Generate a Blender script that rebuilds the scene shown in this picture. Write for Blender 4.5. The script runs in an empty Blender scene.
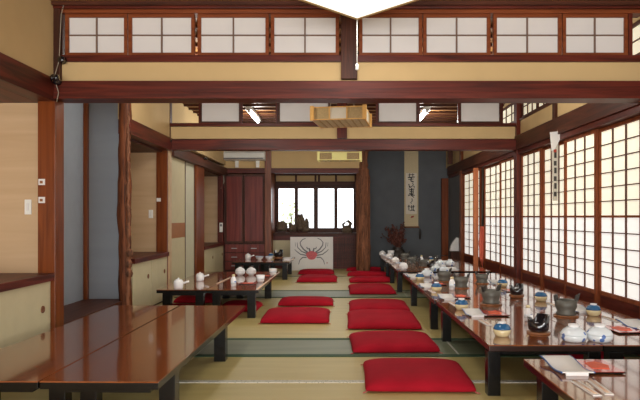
import bpy, bmesh, math, random
from mathutils import Vector, Matrix
random.seed(7)
C = bpy.context.scene
COL = C.collection
PI = math.pi
F = 595.0; VX = 337.0; VY = 217.0; H = 1.2

def at(px, py, z=0.347):
    """place on the horizontal plane z that the photo shows at (px, py)"""
    Y = (H - z) * F / (py - VY)
    return ((px - VX) * Y / F, Y)
def xat(px, Y): return (px - VX) * Y / F
def zat(py, Y): return H + (VY - py) * Y / F

# ------------------------------------------------------------------ materials
def s2l(c):
    return tuple((v/12.92 if v <= .04045 else ((v+.055)/1.055)**2.4) for v in c)
def rgb(r, g, b): return s2l((r/255, g/255, b/255)) + (1,)

def base(name):
    m = bpy.data.materials.new(name); m.use_nodes = True
    nt = m.node_tree; b = nt.nodes['Principled BSDF']
    return m, nt, b
def plain(name, col, rough=.6, metal=0, coat=0, spec=.5, var=.0, scale=8, bump=0):
    m, nt, b = base(name)
    b.inputs['Roughness'].default_value = rough; b.inputs['Metallic'].default_value = metal
    b.inputs['Coat Weight'].default_value = coat; b.inputs['Specular IOR Level'].default_value = spec
    b.inputs['Base Color'].default_value = col
    tc = nt.nodes.new('ShaderNodeTexCoord')
    n = nt.nodes.new('ShaderNodeTexNoise'); n.inputs['Scale'].default_value = scale; n.inputs['Detail'].default_value = 5
    nt.links.new(tc.outputs['Object'], n.inputs['Vector'])
    r = nt.nodes.new('ShaderNodeValToRGB')
    r.color_ramp.elements[0].position = .3; r.color_ramp.elements[1].position = .7
    r.color_ramp.elements[0].color = tuple(c*(1-var) for c in col[:3]) + (1,)
    r.color_ramp.elements[1].color = tuple(min(1, c*(1+var)) for c in col[:3]) + (1,)
    nt.links.new(n.outputs['Fac'], r.inputs['Fac']); nt.links.new(r.outputs['Color'], b.inputs['Base Color'])
    if bump:
        bp = nt.nodes.new('ShaderNodeBump'); bp.inputs['Strength'].default_value = bump; bp.inputs['Distance'].default_value = .01
        nt.links.new(n.outputs['Fac'], bp.inputs['Height']); nt.links.new(bp.outputs['Normal'], b.inputs['Normal'])
    return m
def wood(name, c1, c2, axis=2, rough=.35, coat=0, scale=14, spec=.5):
    m, nt, b = base(name)
    b.inputs['Roughness'].default_value = rough; b.inputs['Coat Weight'].default_value = coat
    b.inputs['Coat Roughness'].default_value = .06; b.inputs['Specular IOR Level'].default_value = spec
    tc = nt.nodes.new('ShaderNodeTexCoord'); mp = nt.nodes.new('ShaderNodeMapping')
    sc = [scale]*3; sc[axis] = scale*.06; mp.inputs['Scale'].default_value = sc
    nt.links.new(tc.outputs['Object'], mp.inputs['Vector'])
    n = nt.nodes.new('ShaderNodeTexNoise'); n.inputs['Scale'].default_value = 1.4; n.inputs['Detail'].default_value = 7; n.inputs['Distortion'].default_value = 1.1
    nt.links.new(mp.outputs['Vector'], n.inputs['Vector'])
    r = nt.nodes.new('ShaderNodeValToRGB')
    r.color_ramp.elements[0].position = .32; r.color_ramp.elements[0].color = c1
    r.color_ramp.elements[1].position = .68; r.color_ramp.elements[1].color = c2
    nt.links.new(n.outputs['Fac'], r.inputs['Fac']); nt.links.new(r.outputs['Color'], b.inputs['Base Color'])
    bp = nt.nodes.new('ShaderNodeBump'); bp.inputs['Strength'].default_value = .06 if coat else .12; bp.inputs['Distance'].default_value = .004
    nt.links.new(n.outputs['Fac'], bp.inputs['Height']); nt.links.new(bp.outputs['Normal'], b.inputs['Normal'])
    return m
def emit(name, col, strength, diffuse=None):
    m, nt, b = base(name)
    b.inputs['Base Color'].default_value = diffuse or col; b.inputs['Roughness'].default_value = .8
    b.inputs['Emission Color'].default_value = col; b.inputs['Emission Strength'].default_value = strength
    return m
def tatami(name, ca, cb):
    m, nt, b = base(name); b.inputs['Roughness'].default_value = .42; b.inputs['Specular IOR Level'].default_value = .45
    tc = nt.nodes.new('ShaderNodeTexCoord')
    w = nt.nodes.new('ShaderNodeTexWave'); w.bands_direction = 'Y'; w.inputs['Scale'].default_value = 40; w.inputs['Distortion'].default_value = .6
    nt.links.new(tc.outputs['Object'], w.inputs['Vector'])
    n = nt.nodes.new('ShaderNodeTexNoise'); n.inputs['Scale'].default_value = 1.6; n.inputs['Detail'].default_value = 6
    mp = nt.nodes.new('ShaderNodeMapping'); mp.inputs['Scale'].default_value = (.7, 5, 1)
    nt.links.new(tc.outputs['Object'], mp.inputs['Vector']); nt.links.new(mp.outputs['Vector'], n.inputs['Vector'])
    mx = nt.nodes.new('ShaderNodeMix'); mx.data_type = 'FLOAT'; mx.inputs[0].default_value = .25
    nt.links.new(n.outputs['Fac'], mx.inputs[2]); nt.links.new(w.outputs['Fac'], mx.inputs[3])
    r = nt.nodes.new('ShaderNodeValToRGB'); r.color_ramp.elements[0].position = .3; r.color_ramp.elements[1].position = .7
    r.color_ramp.elements[0].color = ca; r.color_ramp.elements[1].color = cb
    nt.links.new(mx.outputs[0], r.inputs['Fac']); nt.links.new(r.outputs['Color'], b.inputs['Base Color'])
    return m
def patterned(name, bg, fg, scale=22, thr=.36, rough=.15):
    m, nt, b = base(name); b.inputs['Roughness'].default_value = rough; b.inputs['Coat Weight'].default_value = .5
    tc = nt.nodes.new('ShaderNodeTexCoord'); v = nt.nodes.new('ShaderNodeTexVoronoi'); v.inputs['Scale'].default_value = scale
    nt.links.new(tc.outputs['Object'], v.inputs['Vector'])
    r = nt.nodes.new('ShaderNodeValToRGB'); r.color_ramp.interpolation = 'CONSTANT'
    r.color_ramp.elements[0].position = 0; r.color_ramp.elements[0].color = fg
    r.color_ramp.elements[1].position = thr; r.color_ramp.elements[1].color = bg
    nt.links.new(v.outputs['Distance'], r.inputs['Fac']); nt.links.new(r.outputs['Color'], b.inputs['Base Color'])
    return m

RB1, RB2 = rgb(60,22,15), rgb(108,42,28)
M = {}
M['stile'] = wood('pale_orange_stile', rgb(176,92,48), rgb(206,122,70), 2, .4)
for i, a in enumerate('xyz'):
    M['beam_'+a] = wood('dark_red_timber_'+a, RB1, RB2, i, .42, spec=.25)
    M['frame_'+a] = wood('red_brown_sash_'+a, rgb(112,54,26), rgb(144,76,40), i, .5, spec=.2)
    M['dark_'+a] = wood('old_dark_timber_'+a, rgb(56,30,20), rgb(92,50,34), i, .5, spec=.25)
    M['post_'+a] = wood('orange_brown_post_'+a, rgb(94,44,16), rgb(134,68,28), i, .3, spec=.3)
M['trunk'] = wood('bark_trunk', rgb(56,28,16), rgb(132,72,38), 2, .6, scale=22, spec=.25)
M['burl'] = wood('burl', rgb(84,56,42), rgb(150,98,70), 2, .75, scale=16, spec=.2)
M['ceil'] = wood('ceiling_boards', rgb(92,58,28), rgb(142,98,52), 0, .5, scale=6)
M['wall'] = plain('ochre_plaster', rgb(206,176,126), .85, var=.04, scale=3, bump=.05)
M['wall_sheen'] = wood('tan_paper_wall', rgb(196,164,126), rgb(208,178,140), 0, .5, scale=5)
M['blue'] = plain('blue_grey_plaster', rgb(100,104,108), .75, var=.06, scale=4, bump=.05)
M['sheenblue'] = wood('blue_grey_lacquer_board', rgb(144,150,158), rgb(150,156,164), 0, .4, scale=3)
M['paper'] = plain('shoji_paper', rgb(228,224,222), .8, var=.015, scale=6)
M['litpaper'] = emit('glowing_shoji_paper', rgb(236,230,208), .78, rgb(235,230,210))  # creamy upper sheets; emission stands in for light from outside
M['glowpaper_w'] = emit('glowing_white_shoji_paper', rgb(242,240,234), .74, rgb(225,225,220))  # whiter lower sheets, outdoor light put in as emission
M['glowpaper2'] = emit('dim_glowing_shoji_paper', rgb(232,220,190), .55, rgb(235,230,210))  # high windows: weaker outdoor light, also put in as emission
M['kumiko'] = plain('thin_lattice_wood', rgb(88,50,36), .5, var=.1)
M['kumiko_g'] = plain('grey_lattice_wood', rgb(120,92,76), .5, var=.1)
M['cream'] = plain('cream_fusuma', rgb(200,188,152), .7, var=.03)
M['pale'] = plain('pale_fusuma', rgb(196,192,168), .7, var=.03)
M['tan'] = plain('tan_patch', rgb(160,104,62), .6, var=.05)
M['tatami'] = tatami('tatami_rush', rgb(176,158,100), rgb(194,176,116))
M['tatami_g'] = tatami('worn_grey_green_tatami', rgb(106,112,88), rgb(128,132,106))
M['green'] = plain('green_border_cloth', rgb(52,78,54), .8, var=.1, scale=30)
M['white_border'] = patterned('patterned_white_border', rgb(206,202,188), rgb(146,146,130), 60, .3, .7)
M['top'] = wood('lacquered_table_top', rgb(112,56,24), rgb(150,84,42), 1, .14, coat=.85, scale=7, spec=.3)
M['edge_brown'] = plain('dark_brown_lacquer_edge', rgb(44,20,14), .3, coat=.2, var=.1)
M['toplight'] = plain('worn_light_edge', rgb(150,112,72), .3, var=.1)
M['black'] = plain('black_lacquer', rgb(11,9,9), .25, coat=.2, var=.1, spec=.3)
M['blackm'] = plain('black_ceramic', rgb(20,20,26), .18, coat=.8, var=.1)
M['red'] = plain('red_satin_cushion', rgb(158,22,38), .8, var=.12, scale=5, spec=.08)
M['red'].node_tree.nodes['Principled BSDF'].inputs['Sheen Weight'].default_value = 0
M['tassel'] = plain('pale_red_thread', rgb(190,90,90), .8)
M['white'] = plain('white_porcelain', rgb(246,246,246), .3, coat=.15, var=.02)
M['whitep'] = plain('white_paper', rgb(232,230,226), .8, var=.02)
M['bluew'] = patterned('blue_and_white_porcelain', rgb(228,236,240), rgb(96,128,190), 20, .32)
M['bluelid'] = plain('blue_glaze', rgb(38,94,140), .2, coat=.5, var=.15, scale=40)
M['creamp'] = plain('cream_glaze', rgb(222,206,160), .2, coat=.5, var=.04)
M['navy'] = plain('blue_rim', rgb(44,96,160), .3)
M['redlac'] = plain('red_lacquer', rgb(204,50,32), .2, coat=.6, var=.05)
M['orange'] = plain('orange_leaf', rgb(222,88,46), .5, var=.1)
M['iron'] = plain('grey_cast_iron', rgb(104,102,94), .5, metal=.35, var=.15, scale=40)
M['darkiron'] = plain('dark_iron', rgb(58,54,50), .5, metal=.3, var=.15, scale=40)
M['coaster'] = wood('coaster_wood', rgb(130,82,48), rgb(160,106,66), 0, .3)
M['chop'] = plain('pale_chopstick_wood', rgb(216,186,160), .5, var=.05)
M['plastic'] = plain('white_plastic', rgb(240,240,234), .4, var=.01)
M['cable'] = plain('grey_cable', rgb(150,138,122), .6)
M['lampwood'] = wood('honey_lamp_wood', rgb(196,146,74), rgb(222,172,96), 2, .4)
M['lamppaper'] = plain('lamp_paper', rgb(205,196,178), .7, var=.03)
M['lamplattice'] = plain('lamp_side_lattice', rgb(168,142,96), .6, var=.2, scale=60)
M['lampyel'] = emit('warm_lamp_paper', rgb(206,194,130), .35, rgb(200,190,120))
M['lampon'] = emit('lit_white_lamp', rgb(250,250,250), .9)
M['tube'] = emit('fluorescent_tube', rgb(245,250,255), 7)
M['metal'] = plain('grey_metal', rgb(160,160,160), .3, metal=.9)
M['scroll'] = plain('scroll_silk', rgb(222,204,164), .8, var=.05, scale=30)
M['scrollp'] = plain('scroll_paper', rgb(240,230,212), .8, var=.03)
M['greystrip'] = plain('thin_grey_paper', rgb(196,190,176), .8, var=.06, scale=20)
M['ink'] = plain('ink', rgb(22,22,24), .7)
M['seal'] = plain('red_seal', rgb(170,60,44), .7)
M['crabgrey'] = plain('crab_leg_grey', rgb(120,120,124), .7, var=.2, scale=60)
M['crabred'] = plain('crab_shell_red', rgb(206,100,104), .6, var=.2, scale=50)
M['driftwood'] = plain('driftwood', rgb(112,94,74), .8, var=.35, scale=30, bump=.4)
M['branch'] = plain('dried_red_branch', rgb(104,58,46), .8, var=.2)
M['vase'] = plain('dark_vase', rgb(58,50,44), .4, var=.2)
M['salmon'] = plain('salmon_cloth', rgb(214,104,78), .8, var=.06)
M['leaf'] = plain('garden_leaf', rgb(196,208,160), .7, var=.2)
M['wardrobe'] = wood('wardrobe_panel', rgb(92,30,24), rgb(132,54,42), 2, .35, coat=.2, scale=8, spec=.3)
g, nt, b = base('window_glass'); M['glass'] = g
b.inputs['Roughness'].default_value = 0; b.inputs['Transmission Weight'].default_value = 1; b.inputs['IOR'].default_value = 1.02
g, nt, b = base('drinking_glass'); M['dglass'] = g
b.inputs['Roughness'].default_value = .02; b.inputs['Transmission Weight'].default_value = .9; b.inputs['IOR'].default_value = 1.3
b.inputs['Base Color'].default_value = rgb(215,215,210)

# ------------------------------------------------------------------ mesh builder
class MB:
    def __init__(s): s.bm = bmesh.new()
    def box(s, x0, x1, y0, y1, z0, z1):
        v = [s.bm.verts.new((x, y, z)) for x in (x0, x1) for y in (y0, y1) for z in (z0, z1)]
        for f in ((0,1,3,2),(4,6,7,5),(0,4,5,1),(2,3,7,6),(0,2,6,4),(1,5,7,3)):
            s.bm.faces.new([v[i] for i in f])
        return s
    def lathe(s, prof, n=20, c=(0,0,0), smooth=True, rim=None):
        rings = []
        for r, z in prof:
            if r < 1e-5: rings.append([s.bm.verts.new((c[0], c[1], c[2]+z))])
            else: rings.append([s.bm.verts.new((c[0]+r*math.cos(2*PI*k/n), c[1]+r*math.sin(2*PI*k/n), c[2]+z+(rim(2*PI*k/n, z) if rim else 0))) for k in range(n)])
        for a, b in zip(rings, rings[1:]):
            for k in range(n):
                k2 = (k+1) % n
                if len(a) == 1 and len(b) == 1: continue
                if len(a) == 1: f = s.bm.faces.new((a[0], b[k], b[k2]))
                elif len(b) == 1: f = s.bm.faces.new((a[k], b[0], a[k2]))
                else: f = s.bm.faces.new((a[k], b[k], b[k2], a[k2]))
                f.smooth = smooth
        if len(rings[0]) > 1: s.bm.faces.new(rings[0])
        if len(rings[-1]) > 1: s.bm.faces.new(rings[-1][::-1])
        return s
    def tube(s, pts, rad, n=8, wob=0):
        pts = [Vector(p) for p in pts]; rings = []
        if not hasattr(rad, '__len__'): rad = [rad]*len(pts)
        up0 = None
        for i, p in enumerate(pts):
            d = (pts[min(i+1, len(pts)-1)] - pts[max(i-1, 0)]).normalized()
            if up0 is None:
                up0 = Vector((0,0,1)) if abs(d.z) < .9 else Vector((1,0,0))
            a = (up0 - d*up0.dot(d)).normalized(); b = d.cross(a); up0 = a
            rings.append([s.bm.verts.new(p + (a*math.cos(2*PI*k/n) + b*math.sin(2*PI*k/n)) * rad[i] * (1+random.uniform(-wob, wob))) for k in range(n)])
        for A, B in zip(rings, rings[1:]):
            for k in range(n):
                f = s.bm.faces.new((A[k], B[k], B[(k+1)%n], A[(k+1)%n])); f.smooth = True
        s.bm.faces.new(rings[0][::-1]); s.bm.faces.new(rings[-1])
        return s
    def poly(s, pts, th, axis=1):
        """extruded outline: pts are (u,v); axis is the thin direction, starting from th[0] to th[1]"""
        def mk(u, v, t):
            return (u, t, v) if axis == 1 else ((t, u, v) if axis == 0 else (u, v, t))
        a = [s.bm.verts.new(mk(u, v, th[0])) for u, v in pts]; b = [s.bm.verts.new(mk(u, v, th[1])) for u, v in pts]
        s.bm.faces.new(a); s.bm.faces.new(b[::-1])
        for k in range(len(pts)): s.bm.faces.new((a[k], b[k], b[(k+1)%len(pts)], a[(k+1)%len(pts)]))
        return s
    def build(s, name, mat, parent=None, bevel=0, loc=(0,0,0), rz=0):
        if bevel:
            bmesh.ops.bevel(s.bm, geom=s.bm.edges[:], offset=bevel, segments=2, affect='EDGES', profile=.6)
        bmesh.ops.recalc_face_normals(s.bm, faces=s.bm.faces[:])
        me = bpy.data.meshes.new(name); s.bm.to_mesh(me); s.bm.free()
        me.materials.append(M[mat] if isinstance(mat, str) else mat)
        o = bpy.data.objects.new(name, me); COL.objects.link(o)
        o.location = loc; o.rotation_euler = (0, 0, rz)
        if parent: o.parent = parent
        return o
def tag(o, label, cat, group=None):
    o['label'] = label; o['category'] = cat
    if group: o['group'] = group
    return o
def thing(name, label, cat, loc=(0,0,0), rz=0, group=None):
    o = bpy.data.objects.new(name, None); COL.objects.link(o); o.empty_display_size = .1
    o.location = loc; o.rotation_euler = (0, 0, rz)
    return tag(o, label, cat, group)
def struct(mb, name, mat, bevel=0, label=None, **k):
    o = mb.build(name, mat, None, bevel, **k); o['kind'] = 'structure'
    if label: o['label'] = label; o['category'] = 'trim' if name.startswith('trim') else name.split('_')[0]
    return o
def sempty(name, label, cat, loc=(0,0,0)):
    o = bpy.data.objects.new(name, None); COL.objects.link(o); o.location = loc
    o['kind'] = 'structure'; o['label'] = label; o['category'] = cat
    return o
TR = [0]; WN = [0]; DN = [0]
def trim(mb, mat, label, bevel=.004):
    TR[0] += 1
    return struct(mb, 'trim_%d' % TR[0], mat, bevel, label)
def copy_tree(o, parent=None):
    c = o.copy(); COL.objects.link(c)
    if parent: c.parent = parent
    for ch in list(o.children): copy_tree(ch, c)
    return c

# ------------------------------------------------------------------ room constants
D1, D2, D3, YB = 5.0, 8.65, 12.95, 14.3
XL, XR = -2.42, 2.66
ZN0, ZN1 = 2.158, 2.345         # long beams between the rooms
ZC = 2.98
YF = -2.6

# ------------------------------------------------------------------ floor and ceiling
fl = struct(MB().box(-3.2, 3.9, YF, YB, -.08, 0), 'floor', 'tatami', label='tan rush tatami floor of the long dining room')
def fpart(x0, x1, y0, y1, mat, name, z=.004): MB().box(x0, x1, y0, y1, -.004, z).build(name, mat, fl)
fpart(XL, XR, 5.16, 5.84, 'tatami_g', 'tatami_mat')
fpart(XL, XR, 5.10, 5.18, 'green', 'mat_border', .006); fpart(XL, XR, 5.79, 5.87, 'green', 'mat_border', .006)
fpart(XL, XR, 8.88, 9.66, 'tatami_g', 'tatami_mat')
fpart(XL, XR, 8.82, 8.90, 'green', 'mat_border', .006); fpart(XL, XR, 9.63, 9.71, 'green', 'mat_border', .006)
fpart(XL, XR, 4.30, 4.36, 'white_border', 'mat_border', .005)
fpart(XL, XR, 12.0, 12.06, 'green', 'mat_border', .005)
for y0, y1 in ((5.17, 5.81), (8.9, 9.63)):
    fpart(1.05, 1.065, y0, y1, 'white_border', 'mat_border', .006)
cl = struct(MB().box(-3.2, 3.9, YF, YB, ZC, ZC+.06), 'ceiling', 'ceil', label='brown board ceiling above the rooms')
mb = MB()
y = YF
while y < YB:
    mb.box(-2.6, 2.75, y, y+.03, ZC-.03, ZC); y += .3
mb.build('ceiling_batten', 'dark_x', cl)

# ------------------------------------------------------------------ left side
# upper plaster (continuous) above the nageshi
lw = struct(MB().box(-2.52, -2.355, YF, D1+.1, ZN1-.02, ZC).box(-2.52, XL, 6.84, D3, ZN1-.02, ZC), 'wall_left', 'wall', label='ochre plaster upper wall along the left side')
struct(MB().box(-3.1, -2.42, D1, D1+.12, .0, ZC), 'wall_alcove', 'wall_sheen', label='tan wall at the end of the near left alcove')
struct(MB().box(-3.1, -2.42, D2-.05, D2+.06, .0, ZN1), 'wall_alcove', 'wall_sheen', label='tan wall at the end of the second left alcove')
struct(MB().box(-3.1, -2.48, D3-.03, D3+.06, .0, ZC), 'wall_alcove', 'wall_sheen', label='tan wall at the end of the farthest left alcove')
struct(MB().box(-3.2, -3.1, YF, YB, 0, ZC), 'wall_outer', 'wall_sheen', label='tan rear wall inside the left alcoves')
struct(MB().box(-3.1, -2.52, D2+.06, 10.9, 0, 2.3), 'wall_alcove', 'wall_sheen', label='solid wall behind the cream sliding panels')
# long nageshi rails
trim(MB().box(-2.5, -2.335, YF, D1-.0, ZN0, ZN1), 'beam_y', 'dark timber rail along the left wall nearest the camera')
trim(MB().box(-2.52, -2.38, 6.85, D2, ZN0, ZN1-.01), 'beam_y', 'dark timber rail above the second left alcove')
trim(MB().box(-2.52, -2.38, D2+.06, D3, ZN0-.06, ZN1-.09), 'dark_y', 'dark timber rail running back above the cream sliding panels')
trim(MB().box(-3.1, -2.5, YF, D1, 2.158, 2.19), 'beam_y', 'dark board soffit of the nearest left alcove', 0)
trim(MB().box(-3.1, -2.52, 7.1, D2-.05, 2.13, 2.17), 'dark_y', 'dark board soffit of the second left alcove', 0)
trim(MB().box(-3.1, -2.52, 10.9, D3-.03, 2.08, 2.12), 'dark_y', 'dark board soffit of the farthest left alcove', 0)
# posts
trim(MB().box(-2.48, -2.335, D1-.07, D1+.09, 0, 2.18), 'post_z', 'glossy orange-brown square post beside the near left alcove')
trim(MB().box(-2.36, -2.30, D1-.06, D1+.05, ZN1, ZC), 'dark_z', 'slim dark corner post above the big beam at left')
trim(MB().box(-2.60, -2.44, D2-.09, D2+.06, 0, ZN0), 'post_z', 'orange-brown square post beside the second left alcove')
trim(MB().box(-2.50, -2.41, D2-.05, D2+.05, ZN1, ZC), 'dark_z', 'slim dark corner post above the second beam at left')
trim(MB().box(-2.58, -2.43, 10.3, 10.9, 0, 2.1), 'post_z', 'brown post at the end of the cream sliding panels')
trim(MB().box(-2.58, -2.46, D3-.1, D3+.04, 0, 2.1), 'beam_z', 'dark post at the far left corner')
# blue tokonoma between post and trunk
struct(MB().box(-3.06, -2.49, 7.02, 7.09, .2, ZC), 'wall_niche', 'sheenblue', label='blue-grey board at the rear of the left niche')
struct(MB().box(-3.1, -2.97, D1+.12, 7.02, .2, ZC), 'wall_niche', 'sheenblue', label='blue-grey side board of the left niche')
trim(MB().box(-2.97, -2.925, 6.96, 7.02, .2, ZC), 'post_z', 'slim red-brown batten in the corner of the blue-grey niche')
trim(MB().box(-3.0, -2.47, D1+.12, 7.02, 0, .235), 'dark_y', 'dark raised floor board of the blue-grey niche')
# live edge trunk post
random.seed(3)
pts = []; rd = []
for i in range(40):
    z = i/39*ZC
    pts.append((-2.462+.006*math.sin(z*3.1)+.004*math.sin(z*9), 6.9+.01*math.cos(z*4), z)); rd.append(.072+.006*math.sin(z*5+1)+.004*math.sin(z*17))
mb = MB().tube(pts, rd, 18, .04)
o = trim(mb, 'trunk', 'rough natural trunk post beside the blue-grey niche', 0)
mb = MB(); q = []; rr = []
for i in range(60):
    z = .02+i/59*2.4
    q.append((-2.405+random.uniform(-.008,.008), 6.85, z)); rr.append(.018+random.uniform(-.006,.01)+(.012 if .45<z<.8 else 0))
mb.tube(q, rr, 8, .25); mb.build('bark_edge', 'burl', o)
mb = MB()
for z in (.55, .66, .78): mb.lathe([(0,-.06),(.035,-.035),(.045,0),(.03,.04),(0,.06)], 8, (-2.385+random.uniform(-.01,.01), 6.84, z))
mb.build('bark_knot', 'burl', o)

# alcove cabinets -------------------------------------------------------------
def alcove_cabinet(y0, y1, ztop, label, doors, xf=-2.37):
    t = thing('alcove_cabinet', label, 'cabinet', (xf, (y0+y1)/2, 0), 0, 'low cabinets along the left wall')
    h = (y1-y0)/2
    MB().box(-.6, -.02, -h, h, 0, ztop-.06).build('body', 'dark_y', t)
    MB().box(-.62, .03, -h-.0, h, ztop-.06, ztop).build('cabinet_top', 'beam_y', t, .003)
    n = doors; w = 2*h/n
    for k in range(n):
        y = -h + k*w
        d = MB().box(-.022, .0, y+.008, y+w-.008, .03, ztop-.065).build('door', 'cream', t, .002)
        yy = y+w-.14 if k % 2 == 0 else y+.14
        if k == n-1: yy = y+w-.14
        mb = MB(); mb.lathe([(.0,0),(.03,0),(.03,.006),(.022,.006),(.02,.002),(0,.002)], 16)
        ob = mb.build('handle', 'burl', d, 0, (0, yy, ztop*.62)); ob.rotation_euler = (0, PI/2, 0)
    return t
alcove_cabinet(2.9, 4.93, .735, 'low cabinet with cream sliding doors in the near left alcove', 2)
alcove_cabinet(7.1, 8.55, .70, 'low cabinet with cream doors behind the natural trunk post', 2, -2.44)
alcove_cabinet(10.92, 12.82, .655, 'farthest low cabinet with cream doors beside the wardrobe', 2, -2.45)
# fusuma panels
def door(x0, x1, y0, y1, z0, z1, mat, label, patch=None):
    DN[0] += 1
    o = struct(MB().box(x0, x1, y0, y1, z0, z1), 'door_%d' % DN[0], mat, .003, label)
    if patch: MB().box(x1-.002, x1+.003, y0+.01, y1-.01, *patch).build('paper_patch', 'tan', o)
    MB().box(x1, x1+.006, y1-.03, y1, z0, z1).build('door_stile', 'dark_z', o)
    return o
door(-2.5, -2.455, 8.72, 9.63, .02, 2.1, 'cream', 'cream sliding panel with a tan band on the left wall', (.88, 1.11))
door(-2.51, -2.47, 9.63, 10.3, .02, 2.1, 'pale', 'pale sliding panel beside the tan-banded panel')

# ------------------------------------------------------------------ cross beams with transoms
def ranma(Y, xs, closed, z0, z1, mat_f, nx, ny, pitch_paper, label):
    for (x0, x1), cl_ in zip(xs, closed):
        if not cl_: continue
        WN[0] += 1
        w = sempty('window_%d' % WN[0], '%s, panel %s' % (label, ['one','two','three','four','five','six','seven','eight','nine'][xs.index((x0,x1))] + ' from the left'), 'window', ((x0+x1)/2, Y, z0))
        hw = (x1-x0)/2; hh = z1-z0; f = .028
        MB().box(-hw, hw, -.018, .018, 0, f).box(-hw, hw, -.018, .018, hh-f, hh).box(-hw, -hw+f, -.018, .018, f, hh-f).box(hw-f, hw, -.018, .018, f, hh-f).build('window_frame', mat_f, w)
        mb = MB()
        for k in range(1, nx): x = -hw+f+(2*hw-2*f)*k/nx; mb.box(x-.006, x+.006, -.012, .008, f, hh-f)
        for k in range(1, ny): z = f+(hh-2*f)*k/ny; mb.box(-hw+f, hw-f, -.011, .008, z-.005, z+.005)
        if nx > 1 or ny > 1: mb.build('lattice', 'kumiko_g' if nx > 1 else 'paper', w)
        else: mb.bm.free()
        MB().box(-hw+f*.8, hw-f*.8, .004, .010, f*.8, hh-f*.8).build('paper', 'paper', w)
bands = [(66,128),(129,195),(198,269),(271,339),(359,422),(423,490),(493,561),(562,627)]
xs1 = [(xat(a, D1), xat(b, D1)) for a, b in bands]
zt0, zt1 = zat(56.5, D1), zat(14.5, D1)
ranma(D1, xs1, [1]*8, zt0, zt1, 'frame_x', 2, 2, 0, 'white paper transom window above the nearest beam')
cw = struct(MB().box(-2.36, XR, D1-.02, D1+.04, ZN1-.03, zt0-.05), 'wall_front', 'wall', label='ochre plaster strip above the nearest beam')
trim(MB().box(-2.335, XR+.05, D1-.09, D1+.09, 2.22, ZN1-.02), 'beam_x', 'huge dark red beam spanning the front opening')
trim(MB().box(-2.335, XR+.05, D1-.105, D1+.105, 2.176, 2.228), 'beam_x', 'thin lower lip of the nearest beam', .003)
trim(MB().box(XL+.06, XR, D1-.05, D1+.06, zt0-.055, zt0), 'beam_x', 'sill under the nearest transom windows')
trim(MB().box(XL+.06, XR, D1-.04, D1+.06, zt1, zt1+.03), 'frame_x', 'head rail above the nearest transom windows')
trim(MB().box(-2.36, XR, D1-.07, D1+.06, zt1+.03, ZC), 'beam_x', 'dark cornice above the nearest transom windows')
trim(MB().box(xat(341,D1), xat(357,D1), D1-.08, D1+.07, ZN1, zt1+.12), 'dark_z', 'short dark post standing on the nearest beam')
trim(MB().box(xat(627,D1), xat(631,D1), D1-.03, D1+.04, zt0, zt1), 'beam_z', 'slim end stile of the nearest transom row')
# second beam
P2 = [(171,199),(200,241),(242,277),(278,330),(340,376),(377,418),(419,458),(459,501),(502,514)]
xs2 = [(xat(a, D2), xat(b, D2)) for a, b in P2]
z20, z21 = zat(123.5, D2), zat(99, D2)
ranma(D2, xs2, [0,1,0,1,0,1,0,1,0], z20, z21, 'dark_x', 1, 1, 0, 'paper transom window above the second beam')
struct(MB().box(-2.45, XR, D2-.02, D2+.04, ZN1-.01, z20-.05), 'wall_middle', 'wall', label='ochre plaster strip above the second beam')
trim(MB().box(-2.50, XR, D2-.09, D2+.09, 2.168, 2.32), 'beam_x', 'dark red beam between the second and third rooms')
trim(MB().box(-2.42, XR, D2-.05, D2+.06, z20-.045, z20), 'beam_x', 'sill under the second row of transoms')
trim(MB().box(-2.42, XR, D2-.05, D2+.06, z21, ZC), 'dark_x', 'dark cornice above the second row of transoms')
for a, b in ((199,200.6),(241,242.6),(276,278),(376,377.6),(418,419.6),(457.6,459),(500.8,502.5)):
    trim(MB().box(xat(a,D2), xat(b,D2), D2-.03, D2+.03, z20, z21), 'beam_z', 'thin upright between transoms at %d cm from the middle post' % int(abs(xat(a,D2))*100), 0)
trim(MB().box(xat(337,D2), xat(347,D2), D2-.07, D2+.07, 2.334, z21+.05), 'beam_z', 'short post standing on the second beam')

# ------------------------------------------------------------------ right side
rw = struct(MB().box(2.64, 2.72, YF, 12.5, 2.36, 2.585), 'wall_right', 'wall', label='ochre plaster band above the right paper screens')
MB().box(2.64, 2.72, YF, 12.5, 2.93, ZC).build('upper_band', 'wall', rw)
MB().box(3.75, 3.85, YF, YB, 0, ZC).build('corridor_wall', 'wall', rw)
trim(MB().box(2.575, 2.72, YF, 13.9, 2.165, 2.37), 'dark_y', 'deep dark rail above the right paper screens')
trim(MB().box(2.60, 2.74, YF, 13.9, 2.105, 2.165), 'beam_y', 'grooved head track of the right paper screens')
trim(MB().box(2.60, 2.74, YF, 13.9, 0.0, .05), 'beam_y', 'floor track of the right paper screens')
trim(MB().box(2.62, 2.72, YF, 12.5, 2.585, 2.615), 'dark_y', 'thin sill of the high windows on the right')
trim(MB().box(2.585, 2.72, D2-.09, D2+.06, 0, ZC), 'beam_z', 'tall dark red post between right paper screens')
trim(MB().box(2.60, 2.73, D1-.09, D1+.09, 0, ZC), 'beam_z', 'dark post carrying the right end of the nearest beam')
trim(MB().box(2.61, 2.70, 7.12, 7.22, 2.37, 2.94), 'dark_z', 'short dark upright high on the right wall')
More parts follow.
